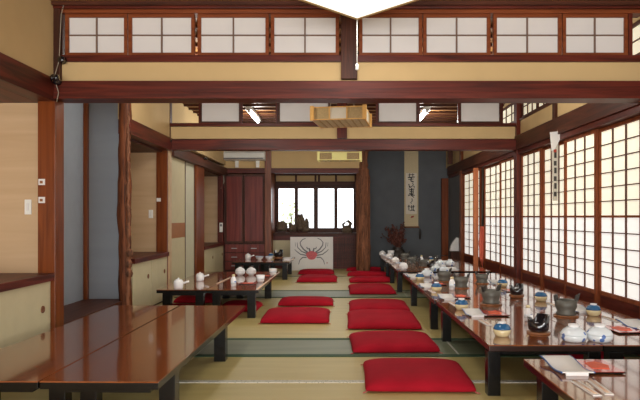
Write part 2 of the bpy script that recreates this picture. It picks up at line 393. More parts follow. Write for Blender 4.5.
def shoji(x, y0, y1, label, lit='litpaper'):
    DN[0] += 1
    d = sempty('door_%d' % DN[0], label, 'sliding screen', (x, (y0+y1)/2, 0))
    hw = (y1-y0)/2; st = .045; za, zb, zm = .45, 2.10, 1.205
    fb = MB()
    for a, b in ((-hw, -hw+st), (hw-st, hw)): fb.box(-.018, .018, a, b, .05, zb)
    fb.box(-.017, .017, -hw+st, hw-st, za-.04, za).box(-.017, .017, -hw+st, hw-st, zb-.035, zb).box(-.017, .017, -hw+st, hw-st, .05, .1).box(-.017, .012, -hw+st, hw-st, zm-.011, zm+.011)
    fb.build('screen_frame', 'frame_z', d)
    lb = MB()
    for k in (1, 2):
        yy = -hw+st+(2*hw-2*st)*k/3; lb.box(-.014, .003, yy-.006, yy+.006, za, zb-.035)
    n1, n2 = 5, 6
    for k in range(1, n1): z = za+(zm-.011-za)*k/n1; lb.box(-.013, .003, -hw+st, hw-st, z-.005, z+.005)
    for k in range(1, n2): z = zm+.011+(zb-.035-zm-.011)*k/n2; lb.box(-.013, .003, -hw+st, hw-st, z-.005, z+.005)
    lb.build('lattice', 'kumiko', d)
    MB().box(.004, .009, -hw+st*.7, hw-st*.7, zm, zb-.03).build('upper_paper', lit, d); MB().box(.004, .009, -hw+st*.7, hw-st*.7, za-.01, zm).build('lower_paper', 'glowpaper_w', d)
    MB().box(-.008, .008, -hw+st*.7, hw-st*.7, .08, za-.02).build('lower_board', 'beam_y', d)
    return d
ords = ['first','second','third','fourth','fifth','sixth','seventh','eighth']
bnd = [8.56, 7.75, 6.93, 6.1, 5.24]
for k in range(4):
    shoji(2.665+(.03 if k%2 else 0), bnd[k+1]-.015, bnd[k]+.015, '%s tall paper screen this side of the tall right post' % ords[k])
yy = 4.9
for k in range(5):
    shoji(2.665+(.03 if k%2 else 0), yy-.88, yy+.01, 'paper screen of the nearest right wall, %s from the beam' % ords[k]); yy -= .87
struct(MB().box(2.64, 2.74, YF, .6, 0, 2.1), 'wall_side', 'wall', label='plain plaster behind the camera at right')
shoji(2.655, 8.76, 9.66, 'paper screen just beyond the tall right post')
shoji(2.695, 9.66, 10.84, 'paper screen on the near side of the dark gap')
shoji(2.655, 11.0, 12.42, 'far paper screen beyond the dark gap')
trim(MB().box(2.50, 2.588, 10.88, 10.95, .05, 2.1), 'stile', 'bright orange stile at the edge of the dark gap')
trim(MB().box(2.58, 2.70, 12.42, 12.56, 0, ZC), 'post_z', 'orange-brown post at the far end of the paper screens')
# high windows on right
def highwin(y0, y1, label, cols=3):
    WN[0] += 1
    w = sempty('window_%d' % WN[0], label, 'window', (2.67, (y0+y1)/2, 2.615)); hw = (y1-y0)/2; hh = .315; f = .03
    MB().box(-.018,.018,-hw,hw,0,f).box(-.018,.018,-hw,hw,hh-f,hh).box(-.018,.018,-hw,-hw+f,f,hh-f).box(-.018,.018,hw-f,hw,f,hh-f).build('window_frame','dark_y',w)
    mb = MB()
    for k in range(1, cols): yy = -hw+f+(2*hw-2*f)*k/cols; mb.box(-.012,.004,yy-.006,yy+.006,f,hh-f)
    mb.box(-.012,.004,-hw+f,hw-f,hh/2-.005,hh/2+.005); mb.build('lattice','kumiko',w)
    MB().box(.004,.009,-hw+f*.7,hw-f*.7,f*.7,hh-f*.7).build('paper','glowpaper2',w)
for k, (a, b) in enumerate([(3.2,4.1),(4.1,4.9),(5.1,6.1),(6.1,7.1),(7.25,7.9),(7.9,8.55),(8.75,9.7),(9.7,10.6),(10.6,11.5),(11.5,12.4)]):
    highwin(a, b, 'small high lattice window on the right wall, number %s from the camera' % ['one','two','three','four','five','six','seven','eight','nine','ten'][k])
# things in the corridor seen through the gap
t = thing('corridor_shelf', 'dark shelf of stacked boards seen through the gap in the screens', 'shelf', (3.2, 11.6, 0))
MB().box(-.25,-.22,-.4,.4,0,1.75).box(.22,.25,-.4,.4,0,1.75).box(-.25,.25,.37,.4,0,1.75).build('side_panel','dark_z',t)
mb = MB()
for k in range(9): mb.box(-.22,.22,-.38,.37,.2+k*.17,.222+k*.17)
mb.build('shelf_board','dark_x',t)
for k, z in enumerate((1.1005,1.2705,1.4405)):
    tag(MB().box(-.2,.2,-.35,.2,0,.07).build('paper_stack','whitep',None,.004,(3.2,11.6,z-.0275+.0)), 'pale paper stack on the corridor shelf, %s from below' % ords[k], 'paper', 'paper stacks on the corridor shelf')
pts = [(0,0,0),(0,.13,0)]
t = thing('hanging_cloth', 'salmon orange cloth hanging in the gap between the screens', 'cloth', (2.635, 10.83, 0))
mb = MB(); n = 10; g = []
for j in range(7):
    z = .40+j*.105; row = []
    for i in range(n):
        u = i/(n-1); row.append(mb.bm.verts.new(((u-.5)*(.11-.02*abs(j-3)), .02*math.sin(u*14+j*.4), z - .14*u*(1-j/6))))
    g.append(row)
for j in range(6):
    for i in range(n-1): f = mb.bm.faces.new((g[j][i], g[j][i+1], g[j+1][i+1], g[j+1][i])); f.smooth = True
o = mb.build('cloth', 'salmon', t); md = o.modifiers.new('thick', 'SOLIDIFY'); md.thickness = .012
MB().tube([(0,0,1.0),(0.02,0,2.12)], .003, 6).build('cord', 'cable', t)
# hanging paper strip
t = thing('hanging_paper_charm', 'white folded paper strip hanging against the right paper screens', 'paper ornament', (2.55, 6.95, 1.39))
MB().poly([(-.028,0),(.025,0),(.035,.72),(-.045,.72)], (-.002,.002), 1).build('strip', 'greystrip', t)
MB().poly([(-.065,.80),(-.045,.58),(-.01,.6),(.09,.79),(.03,.81)], (-.008,.001), 1).build('folded_top', 'whitep', t)
for k in range(6): MB().box(-.018+.004*(k%2), .014, -.004, -.0021, .05+k*.09, .05+k*.09+.055+.012*(k%2)).build('printed_block', 'darkiron', t)
MB().box(-.02,.014,-.0045,-.0021,.565,.60).build('red_printing','seal',t)
MB().tube([(0.02,0,.79),(.025,0,.83)], .003, 6).build('cord','cable',t)

# ------------------------------------------------------------------ third frame and far end
trim(MB().box(-2.46, xat(360,D3), D3-.05, D3+.06, 2.15, 2.26), 'beam_x', 'dark rail above the wardrobe and window bay')
trim(MB().box(xat(265,D3), xat(271.5,D3), D3-.07, D3+.06, 0, ZC), 'post_z', 'brown post between wardrobe and window bay')
struct(MB().box(-2.6, .5, D3-.01, D3+.05, 2.26, ZC), 'wall_far', 'wall', label='ochre plaster above the far rail')
bw = struct(MB().box(.5, 3.7, YB, YB+.1, 0, ZC), 'wall_back', 'blue', label='dark blue-grey plaster back wall of the display alcove')
MB().box(-3.2, xat(274,14.2), 14.2, YB+.1, 0, ZC).build('window_bay_wall', 'wall', bw)
MB().box(xat(274,14.2), .5, 14.25, YB+.1, 0, .84).build('window_bay_wall', 'wall', bw)
MB().box(xat(274,14.2), .5, 14.25, YB+.1, 2.24, ZC).build('window_bay_wall', 'wall', bw)
struct(MB().box(.47, .56, D3+.06, YB, 0, ZC), 'wall_partition', 'blue', label='blue-grey partition behind the gnarled post')
struct(MB().box(2.62, 2.72, 12.56, YB, 0, 2.105), 'wall_alcove', 'blue', label='blue-grey side wall of the far right corner')
struct(MB().box(2.62, 2.72, 12.56, YB, 2.37, ZC), 'wall_alcove', 'wall', label='ochre band over the far right corner')
trim(MB().box(2.47, 2.63, 14.0, 14.12, .3, 2.11), 'frame_z', 'dark red corner post in the far right alcove')
trim(MB().box(2.45, 2.55, 13.1, 13.2, 2.37, ZC), 'dark_z', 'short upright high in the far right corner')
# twisted alcove post
random.seed(11)
pts = []; rd = []
for i in range(60):
    z = i/59*ZC
    pts.append((.57+.02*math.sin(z*2.6+.5), D3+.0+.02*math.cos(z*3.3), z)); rd.append(.125+.012*math.sin(z*5)+.012*math.sin(z*11+2) + (.05*math.exp(-((z-1.98)/.14)**2)) - (.03 if z > 2.25 else 0))
o = trim(MB().tube(pts, rd, 26, .11), 'burl', 'gnarled reddish tree-trunk post beside the display alcove', 0)
mb = MB()
for k in range(7):
    a0 = random.uniform(PI*.9, PI*2.1); q = []
    for i in range(14):
        z = .05+i/13*2.0; a_ = a0+.5*math.sin(z*2+k); q.append((.57+.13*math.cos(a_), D3+.13*math.sin(a_), z))
    mb.tube(q, .022, 7, .3)
mb.build('gnarled_ridges', 'burl', o)
# far window
WN[0] += 1
fw = sempty('window_%d' % WN[0], 'bright four-pane sliding window at the far end', 'window', (0, 14.22, 0))
X = lambda p: xat(p, 14.2)
Z = lambda p: zat(p, 14.2)
mb = MB()
for a, b in ((274,278.5),(294.6,298),(313.8,318),(334.2,337.6),(353.5,358)): mb.box(X(a), X(b), -.03, .03, Z(232), Z(184))
mb.box(X(274),X(358),-.035,.03,Z(188.5),Z(183)).box(X(274),X(358),-.035,.03,Z(232.5),Z(228)).build('window_frame','dark_x',fw)
mb = MB().box(X(274),X(358),-.03,.03,Z(175.5),Z(173.5)).box(X(274),X(358),-.03,.03,Z(183.2),Z(181.5))
for a in (274,295,314.5,318,335,354.5): mb.box(X(a),X(a+2),-.03,.03,Z(181.5),Z(175))
mb.build('transom_frame','dark_x',fw)
MB().box(X(275),X(357),-.005,.02,Z(182),Z(175)).build('transom_panel','wall',fw)
mb = MB()
for a, b in ((278.5,294.6),(298,313.8),(318,334.2),(337.6,353.5)): mb.box(X(a)-.01, X(b)+.01, -.003, .003, Z(229), Z(188))
mb.build('glass_pane','glass',fw)
trim(MB().box(X(271.5), X(275), 13.05, 14.2, 0, 2.3), 'frame_z', 'brown side board of the window bay')
# bay counter
t = thing('bay_counter', 'low dark counter under the far window with slatted doors', 'counter', (0, 13.95, 0))
MB().box(X(275), X(356), -.22, .26, .78, .83).build('counter_top','dark_x',t,.004)
MB().box(X(275), X(356), -.17, .26, 0, .78).build('body','beam_x',t)
mb = MB()
for k in range(12): x = .0+k*.04; mb.box(x, x+.022, -.192, -.17, .05, .74)
mb.build('slatted_door','dark_z',t)
MB().box(X(275), X(292), -.2, -.17, .18, .66).build('cream_door','cream',t)
# driftwood
random.seed(5)
def drift(cx, label, n, size, hy=.25):
    t = thing('driftwood_ornament', label, 'ornament', (cx, 13.93, .831), 0, 'natural wood ornaments under the far window')
    mb = MB()
    for k in range(n):
        a = random.uniform(0, 2*PI); p = Vector((random.uniform(-size,size)*.6, random.uniform(-.05,.05), .075)); q = [p.copy()]; rr = [.07]
        for j in range(4):
            p = p + Vector((math.cos(a)*size*.12+random.uniform(-.02,.02), math.sin(a)*.02, random.uniform(.01,.3)*hy)); q.append(p.copy()); rr.append(.062-.011*j)
        mb.tube(q, rr, 7, .2)
    mb.build('root_wood','driftwood',t)
    MB().box(-size*.8,size*.8,-.09,.09,0,.025).build('base_board','dark_x',t,.004)
drift(X(283), 'gnarled driftwood at the left end of the window counter', 8, .12, .24)
drift(X(294.2), 'low tangled driftwood, second from left under the far window', 7, .1, .2)
drift(X(304), 'tallest tangled driftwood left of the window middle', 11, .14, .36)
t = thing('wood_carving', 'small dark round wooden carving at the right end of the sill', 'ornament', (X(347), 13.95, .83))
MB().lathe([(.0,0),(.11,0),(.13,.05),(.12,.11),(.07,.16),(0,.18)],14).build('body','driftwood',t)
MB().tube([(-.08,0,.13),(-.1,0,.2),(-.04,0,.25)],[.03,.03,.015],8,.1).tube([(.05,0,.14),(.08,0,.22),(.02,0,.28),(-.03,0,.25)],[.04,.04,.03,.015],8,.1).build('branch','driftwood',t)
# shrub outside
t = thing('garden_shrub', 'pale sunlit green shrub outside the far window', 'shrub', (X(291)*1.15, 16.3, 0))
MB().tube([(0,0,0),(.02,0,.7),(.0,.02,1.3)],[.04,.03,.02],7).build('stem','driftwood',t)
mb = MB()
for k in range(60):
    a, r = random.uniform(0,2*PI), random.uniform(0,.3); c = Vector((r*math.cos(a), r*math.sin(a), 1.3+random.uniform(-.3,.3)))
    d1 = Vector((random.uniform(-1,1),random.uniform(-1,1),random.uniform(-1,1))).normalized()*.07; d2 = d1.cross(Vector((random.random(),.3,.5))).normalized()*.03
    mb.bm.faces.new([mb.bm.verts.new(c+v) for v in (-d1, d2, d1, -d2)])
mb.build('foliage','leaf',t)

# wardrobe at far left
t = thing('built_in_wardrobe', 'dark red glossy wardrobe with two doors and drawers below', 'wardrobe', (0, D3+.02, 0))
xa, xb = xat(222.5,D3), xat(265,D3); xm = (xa+xb)/2-.01
MB().box(xa, xb, .02, .5, 0, 2.14).build('body','dark_z',t)
for a, b, hx in ((xa+.06, xm-.005, xm-.06), (xm+.005, xb-.02, xm+.06)):
    d = MB().box(a, b, -.012, .02, zat(243,D3), 2.12).build('door','dark_z',t,.003)
    MB().box(a+.03, b-.03, -.018, -.01, zat(243,D3)+.04, 2.08).build('door_panel','wardrobe',d,.003)
    for j in range(3):
        z0 = .05+j*.19
        dr = MB().box(a, b, -.014, .02, z0, z0+.175).build('drawer','wardrobe',t,.003)
        MB().box((a+b)/2-.06,(a+b)/2+.06,-.03,-.014,z0+.08,z0+.095).build('handle','metal',dr)
# air conditioner
t = thing('air_conditioner', 'white wall-mounted air conditioner above the far wardrobe', 'air conditioner', (xat(243.5,12.75), 12.93, zat(160.5,12.75)))
prof = [(-.02,0),(-.2,.02),(-.24,.08),(-.235,.16),(-.19,.2),(-.02,.2)]
MB().poly(prof, (-.46,.46), 0).build('casing','plastic',t,.006)
MB().box(-.42,.42,-.245,-.2,.03,.05).build('air_vent','crabgrey',t)
MB().box(-.2,-.13,-.06,-.01,-.14,0.01).box(.25,.32,-.06,-.01,-.14,.01).build('mounting_bracket','plastic',t)
MB().tube([(-.44,-.08,.02),(-.46,-.08,-.15),(-.44,-.06,-.45),(-.5,-.07,-.6),(-.48,-.06,-.3)],.012,8).build('hose','cable',t)
t = thing('wall_controller', 'small white controller on the dark post left of the wardrobe', 'controller', (-2.50, D3-.1, zat(232,12.85)))
MB().box(-.035,.035,-.02,0,0,.2).build('case','plastic',t,.004); MB().box(-.02,.02,-.023,-.02,.12,.17).build('screen','crabgrey',t)

# switch plates and tags
def switch(x, y, z, w, h, label, face='y'):
    t = thing('switch_plate', label, 'switch', (x, y, z))
    MB().box(-w/2, w/2, -.012, 0, -h/2, h/2).build('plate','plastic',t,.002); MB().box(-w/5, w/5, -.018, -.012, -h/4, h/4).build('switch_button','whitep',t)
switch(xat(28.5,D1), D1, zat(207,D1), .055, .125, 'faint pale switch plate low on the near left wall')
switch(xat(151,D2-.05), D2-.05, zat(214,D2), .06, .12, 'pale switch plate in the second left alcove')
for py, lab in ((182,'upper'),(200,'lower')):
    t = thing('price_tag', '%s small white tag on the orange post at left' % lab, 'tag', (xat(41.5,D1-.07)+.0, D1-.07, zat(py,D1-.07)))
    t.location.y += .002
    MB().box(-.024,.03,-.006,0,-.025,.025).build('card','whitep',t); MB().box(-.012,.012,-.008,-.006,-.012,.010).build('mark','coaster',t)
t = thing('price_tag', 'small white tag on the post of the second alcove', 'tag', (xat(158.5,D2-.1), D2-.088, zat(200,D2)))
MB().box(-.03,.03,-.006,0,-.025,.025).build('card','whitep',t)

# insulator knobs and wiring
def knob(x, y, z, label, d=(0,-1,0), r=.032):
    t = thing('cable_knob', label, 'cable knob', (x, y, z), 0, 'black ceramic wiring knobs')
    MB().lathe([(0,0),(r*.8,0),(r,.012),(r*.55,.024),(r,.038),(r*.9,.055),(0,.06)],14).build('insulator','blackm',t)
    q = Vector(d).to_track_quat('Z','Y'); t.rotation_mode = 'QUATERNION'; t.rotation_quaternion = q
knob(xat(61,D1-.1), D1-.05, zat(60,D1-.08), 'black wiring knob on the slim corner post, topmost one')
knob(xat(48.5,4.75), 4.8, zat(78,4.8), 'leftmost black wiring knob near the big beam end', (1,0,0))
knob(xat(57,D1-.12), D1-.09, zat(82,D1-.1), 'lower black wiring knob on the left end of the big beam')
knob(xat(170,D2-.1), D2-.09, zat(141,D2-.1), 'black wiring knob on the left end of the second beam')
knob(-2.38, 10.65, 2.30-.05, 'black wiring knob far along the left rail', (1,0,0))
tag(MB().tube([(xat(63,4.9),4.92,ZC-.01),(xat(60,4.9),4.92,zat(14,4.9)),(xat(58,4.9),4.92,zat(60,4.9)),(xat(54,4.87),4.87,zat(78,4.87)),(xat(57.5,4.85),4.87,zat(92,4.85)),(xat(55,4.85),4.88,zat(101,4.85))],.004,6).build('wiring_cable','cable'), 'thin grey cable running down the left corner post', 'cable')

# scroll ---------------------------------------------------------------------
YS = YB-.03
t = thing('hanging_scroll', 'hanging scroll with black brush calligraphy on the blue-grey wall', 'scroll', (xat(411.3,YS), YS, zat(227,YS)))
k = YS/F
MB().box(-7*k, 7*k, 0, .008, 0, 80*k).build('silk_backing','scroll',t)
MB().box(-5.5*k, 5.5*k, -.004, 0, 13*k, 54*k).build('writing_paper','scrollp',t)
MB().tube([(-8*k,-.01,0),(8*k,-.01,0)],.018,8).build('roller','coaster',t)
MB().tube([(-7.4*k,0,80*k),(7.4*k,0,80*k)],.01,8).build('top_rod','coaster',t)
random.seed(21)
mb = MB()
def stroke(pts, w=.012):
    P = [Vector((x*k*1.0, -.0055, z*k)) for x, z in pts]
    for a, b in zip(P, P[1:]):
        d = (b-a); n = Vector((-d.z,0,d.x)).normalized()*w/2
        mb.bm.faces.new([mb.bm.verts.new(v) for v in (a-n, b-n*.7, b+n*.7, a+n)])
# brushed characters from top to bottom
stroke([(-3,52),(3,52.5)],.02); stroke([(-1.5,53.5),(-2,49)],.02); stroke([(1.5,53.5),(1.5,49.5)],.02); stroke([(-3.5,49.5),(3.5,50)],.025); stroke([(0,50),(-.5,46),(2.5,45)],.03); stroke([(-3,47.5),(2.5,48)],.018)
stroke([(-2.5,43),(-2,40),(-1,40.8)],.024); stroke([(1,44),(2.2,42.5),(.5,40.5),(-2.8,38.5)],.018); stroke([(2.4,41),(3.2,39.5)],.022)
stroke([(-2.5,37),(3,38)],.024); stroke([(.3,39),(0,31)],.03); stroke([(-1.8,35.4),(2.2,35.8)],.02); stroke([(-2.2,33.6),(2.4,34)],.022); stroke([(-3.2,31.5),(0,32.6),(3.4,31.6)],.028); stroke([(2,36.8),(1.8,33)],.02); stroke([(.5,31.5),(2.6,29.5)],.025)
stroke([(.5,28.5),(1,26.5),(.2,25)],.02); stroke([(-1,24.5),(.5,23.6)],.018)
stroke([(-2.5,22),(-2.4,16.5)],.022); stroke([(-3.6,20.4),(-1,20.8)],.018); stroke([(.4,22),(.4,17)],.022); stroke([(-.8,19.8),(3.2,20.4)],.022); stroke([(2.2,22),(1.8,16.8),(3.4,16)],.025); stroke([(-1.6,16.5),(3,17)],.02)
mb.build('calligraphy','ink',t)
MB().poly([(-.02,12*k*.75),(.05,12*k*.8),(.07,12*k*.95),(.0,12*k*.9)],(-.006,-.001),1).build('red_seal','seal',t)
MB().tube([(8*k*.98,-.01,0),(8.5*k,-.02,-.03)],.004,6).build('weight_cord','cable',t)
MB().lathe([(0,-.3),(.025,-.28),(.03,-.12),(.018,-.06),(0,-.04)],10,(8.5*k,-.03,0)).build('weight','vase',t)

# crab board -----------------------------------------------------------------
t = thing('crab_poster_board', 'large white board with a red crab standing below the far window', 'sign', (xat(311.5,13.3), 13.35, 0))
k = 13.3/F
B0 = zat(267,13.3)
MB().box(-21.5*k, 21.5*k, 0, .03, .0, zat(237,13.3)).build('board','whitep',t,.004)
cx, cz = 0, zat(255.5,13.3)
mb = MB()
def cstroke(pts, w0, w1):
    P = [Vector((x*k, -.003, cz+z*k)) for x, z in pts]; n_ = len(P)
    L = []; R = []
    for i, p in enumerate(P):
        d = (P[min(i+1,n_-1)]-P[max(i-1,0)]).normalized(); n = Vector((-d.z,0,d.x)); w = (w0+(w1-w0)*i/(n_-1))/2
        L.append(mb.bm.verts.new(p+n*w)); R.append(mb.bm.verts.new(p-n*w))
    for i in range(n_-1): mb.bm.faces.new((L[i],L[i+1],R[i+1],R[i]))
for sx in (-1, 1):
    cstroke([(sx*4,3),(sx*8,6),(sx*11,10),(sx*11.5,13),(sx*9,16),(sx*6,17)], .035, .014)
    cstroke([(sx*5,2),(sx*10,4),(sx*14,8),(sx*14.5,13)], .03, .012)
    cstroke([(sx*5,0),(sx*11,1),(sx*15,4),(sx*17,6)], .03, .012)
    cstroke([(sx*5,-2),(sx*9,-2),(sx*12,-5),(sx*13,-9)], .03, .012)
    cstroke([(sx*1.5,3.5),(sx*2.5,7),(sx*4,6.5),(sx*5,8.5)], .04, .02)
    cstroke([(sx*16,9),(sx*16.5,13)], .01, .008)
mb.build('crab_legs','crabgrey',t)
mb = MB(); mb.poly([(cx+5.4*k*math.cos(a)*(1+.10*math.sin(3*a)), cz+4.3*k*math.sin(a)) for a in [2*PI*i/20 for i in range(20)]], (-.006,-.001), 1)
mb.build('crab_body','crabred',t)
MB().poly([(15*k,cz-7*k),(16*k,cz-7*k),(16*k,cz-8*k),(15*k,cz-8*k)],(-.004,-.001),1).build('red_stamp','seal',t)

# flower arrangement ---------------------------------------------------------
t = thing('flower_arrangement', 'dark vase of reddish dried branches before the blue-grey wall', 'flower arrangement', (xat(398,13.8), 13.8, 0))
MB().lathe([(0,0),(.14,0),(.2,.12),(.22,.3),(.15,.42),(.1,.48),(.13,.5),(.1,.5),(.08,.4),(0,.4)],18).build('vase','vase',t)
random.seed(9); mb = MB(); lb = MB()
for k in range(34):
    a = random.uniform(0,2*PI); sp = random.uniform(.05,.32); h = random.uniform(.2,.62)
    p0 = Vector((0,0,.45)); p1 = Vector((sp*math.cos(a)*.5,sp*math.sin(a)*.4,.45+h*.5)); p2 = Vector((sp*math.cos(a)*1.1-.05,sp*math.sin(a)*.6,.45+h))
    mb.tube([p0,p1,p2],[.008,.006,.003],5)
    for j in range(10):
        c = p1.lerp(p2, random.random())+Vector([random.uniform(-.05,.05) for _ in range(3)])
        d = Vector([random.uniform(-1,1) for _ in range(3)]).normalized()*.035; e = d.cross(Vector((.3,.8,.4))).normalized()*.018
        lb.bm.faces.new([lb.bm.verts.new(c+v) for v in (-d,e,d,-e)])
mb.build('branches','branch',t); lb.build('leaves','branch',t)
# white cloth bundle in far right corner
t = thing('cloth_bundle', 'crumpled white cloth hanging on a rail in the far right corner', 'cloth', (xat(454.5,12.9), 12.85, zat(251,12.9)))
MB().poly([(-.12,0),(.1,.0),(.13,.1),(.12,.28),(.03,.3),(-.05,.2),(-.09,.12)],(-.05,.05),1).build('cloth','whitep',t,.02)
MB().box(-.1,.1,-.07,.07,-.5,0).build('stand','dark_z',t)

# ------------------------------------------------------------------ lamps
# ceiling lamp: square, turned 45 degrees
t = thing('ceiling_lamp', 'large square white ceiling lamp lit above the near room', 'ceiling lamp', (.15, 3.94, 2.675), PI/4)
h = .37
mb = MB(); f = .022
mb.box(-h,h,-h,-h+f,0,.06).box(-h,h,h-f,h,0,.06).box(-h,-h+f,-h+f,h-f,0,.06).box(h-f,h,-h+f,h-f,0,.06).build('lamp_frame','lamplattice',t,.003)
MB().box(-h+f,h-f,-h+f,h-f,.006,.05).build('diffuser','lampon',t)
MB().box(-.12,.12,-.12,.12,.06,ZC-.03-2.675).build('ceiling_mount','plastic',t)
c = MB().tube([(h-.012,h-.012,0),(h-.012,h-.012,-.33)],.0035,6).build('pull_cord','plastic',t)
MB().lathe([(0,-.38),(.012,-.375),(.012,-.335),(0,-.325)],10,(h-.012,h-.012,0)).build('cord_knob','plastic',c)
def lantern(x, y, z0, z1, w, rz, label, mats, dep=None):
    t = thing('box_lantern', label, 'lamp', (x, y, z0), rz); h = z1-z0; a = w/2; t.scale = (1, (dep or w)/w, 1)
    fr = MB()
    for sx in (-1,1):
        for sy in (-1,1): fr.box(sx*a-.022, sx*a+.022, sy*a-.022, sy*a+.022, -.005, h+.01)
    for z in (0, h-.012):
        for s_ in (-1,1):
            fr.box(-a,a,s_*a-.008,s_*a+.008,z,z+.012); fr.box(s_*a-.008,s_*a+.008,-a,a,z,z+.012)
    for x_ in (-a/3, a/3): fr.box(x_-.008,x_+.008,-a-.01,-a+.006,0,h)
    fr.build('lamp_frame',mats[0],t)
    for s_, ax in ((-1,0),(1,0),(-1,1),(1,1)):
        mb = MB()
        if ax == 0: mb.box(-a/3,a/3,s_*a-.003,s_*a+.003,.01,h-.01)
        else: mb.box(s_*a-.003,s_*a+.003,-a/3,a/3,.01,h-.01)
        mb.build('paper_shade',mats[1],t)
        for u in (-1,1):
            mb = MB(); lo, hi = (a/3,a) if u > 0 else (-a,-a/3)
            if ax == 0: mb.box(lo,hi,s_*a-.002,s_*a+.002,.01,h-.01)
            else: mb.box(s_*a-.002,s_*a+.002,lo,hi,.01,h-.01)
            mb.build('lattice_side',mats[2],t)
    mb = MB().box(-a,a,-a,a,.004,.012); mb.build('bottom_panel',mats[3],t)
    mb = MB()
    for k in range(1,8): q = -a+2*a*k/8; mb.box(q-.005,q+.005,-a,a,-.002,.004); mb.box(-a,a,q-.005,q+.005,-.002,.004)
    mb.build('bottom_lattice',mats[2],t)
    mb = MB()
    for sx in (-1,1): mb.tube([(sx*a*.5,0,h-.01),(sx*a*.3,0,ZC-.02-z0)],.005,6)
    mb.build('suspension_cord','cable',t)
lantern(.06, 7.02, 2.30, 2.45, .60, math.radians(-9), 'honey-coloured wooden box lantern hanging before the second beam', ('lampwood','lamppaper','lamplattice','lamppaper'))
lantern(.05, 10.6, 2.20, 2.34, .74, math.radians(-3), 'pale yellow box lantern hanging in the far room', ('lampyel','lampyel','lamplattice','lampyel'), .3)
for x, yl, lab in ((-1.40,10.0,'left fluorescent tube lamp on the far room ceiling'),(1.43,10.0,'right fluorescent tube lamp on the far room ceiling'),(-1.3,6.4,'added left tube lamp on the middle room ceiling, unseen behind the nearest beam'),(1.3,6.4,'added right tube lamp on the middle room ceiling, unseen behind the nearest beam')):  # the middle room pair is unseen, added to brighten that room
    t = thing('fluorescent_lamp', lab, 'lamp', (x, yl, 2.85), 0, 'ceiling tube lamps')
    MB().box(-.05,.05,-.58,.58,.05,ZC-.03-2.85).build('housing','plastic',t); MB().tube([(0,-.54,.025),(0,.54,.025)],.018,10).build('tube','tube',t)
    MB().box(-.02,.02,-.58,-.54,0,.06).build('socket','plastic',t); MB().box(-.02,.02,.54,.58,0,.06).build('socket','plastic',t)

# ------------------------------------------------------------------ tables
def table(x0, x1, y0, y1, label, inset=(.45,.7), group='low lacquered dining tables', edge='black', rz=0, leg=.095, zt=.347, lx=.05, piv=None):
    cx, cy = (x0+x1)/2, (y0+y1)/2; a, b = (x1-x0)/2, (y1-y0)/2
    if piv: dx, dy = cx-piv[0], cy-piv[1]; cx, cy = piv[0]+dx*math.cos(rz)-dy*math.sin(rz), piv[1]+dx*math.sin(rz)+dy*math.cos(rz)
    t = thing('low_table', label, 'table', (cx, cy, 0), rz, group)
    MB().box(-a, a, -b, b, zt-.007, zt).build('tabletop', 'top', t, .002)
    MB().box(-a+.001, a-.001, -b+.001, b-.001, zt-.042, zt-.007).build('table_edge', edge, t, .002)
    MB().box(-a+.06, a-.06, -b+.06, b-.06, zt-.075, zt-.042).build('apron', 'black', t)
    for sx in (-1, 1):
        for yy in (-b+inset[0], b-inset[1]):
            MB().box(sx*(a-lx)-(leg if sx > 0 else 0), sx*(a-lx)+(0 if sx > 0 else leg), yy-leg/2, yy+leg/2, 0, zt-.05).build('leg', 'black', t, .003)
    return t
table(-2.18, -1.553, 3.09, 5.74, 'low lacquered table nearest the left wall in the near room', (.45,.75), rz=-.012, piv=(-1.55,3.1))
table(-1.545, -.925, 3.09, 5.74, 'low lacquered table at front left, on its aisle side', (.45,.75), rz=-.016, piv=(-1.55,3.1), lx=.03)
table(-2.12, -1.535, 6.98, 9.3, 'low table with two small teapots near the left wall', (.12,.5))
table(-1.529, -.92, 6.98, 9.3, 'low table with white round pots in the left middle', (.12,.5))
table(-2.0, -1.45, 11.3, 12.8, 'far left low table beside the wardrobe', (.1,.3))
table(-1.445, -.9, 11.3, 12.8, 'far left low table closest to the crab board', (.1,.3))
# right-hand rows
table(1.105, 1.81, 1.7, 3.57, 'nearest right low table cut by the picture corner', (.3,.14), rz=-.015)
table(1.83, 2.54, 1.7, 3.57, 'low table in the near right corner by the wall', (.3,.14))
table(1.012, 1.77, 3.96, 6.1, 'right low table with the grey pots, its aisle side', (.07,.35), edge='edge_brown', lx=.0, leg=.085)
table(1.776, 2.52, 3.96, 6.1, 'right low table holding two painted donburi bowls near the wall', (.07,.35))
table(1.0, 1.75, 6.12, 9.05, 'second right low table along the aisle', (.27,1.0), edge='edge_brown', lx=-.0, leg=.08)
table(1.756, 2.50, 6.12, 9.05, 'second right low table along the paper screens', (.27,1.0))
table(.96, 1.70, 9.4, 11.2, 'third right low table lined with white bowls', (.1,.4), lx=.0, leg=.08)
table(1.706, 2.45, 9.4, 11.2, 'third right low table nearest the dark gap', (.1,.4))
table(.93, 1.68, 11.24, 13.1, 'farthest right low table before the display alcove', (.1,.4), lx=.0, leg=.08)
table(1.686, 2.43, 11.24, 13.1, 'farthest right low table by the wall', (.1,.4))

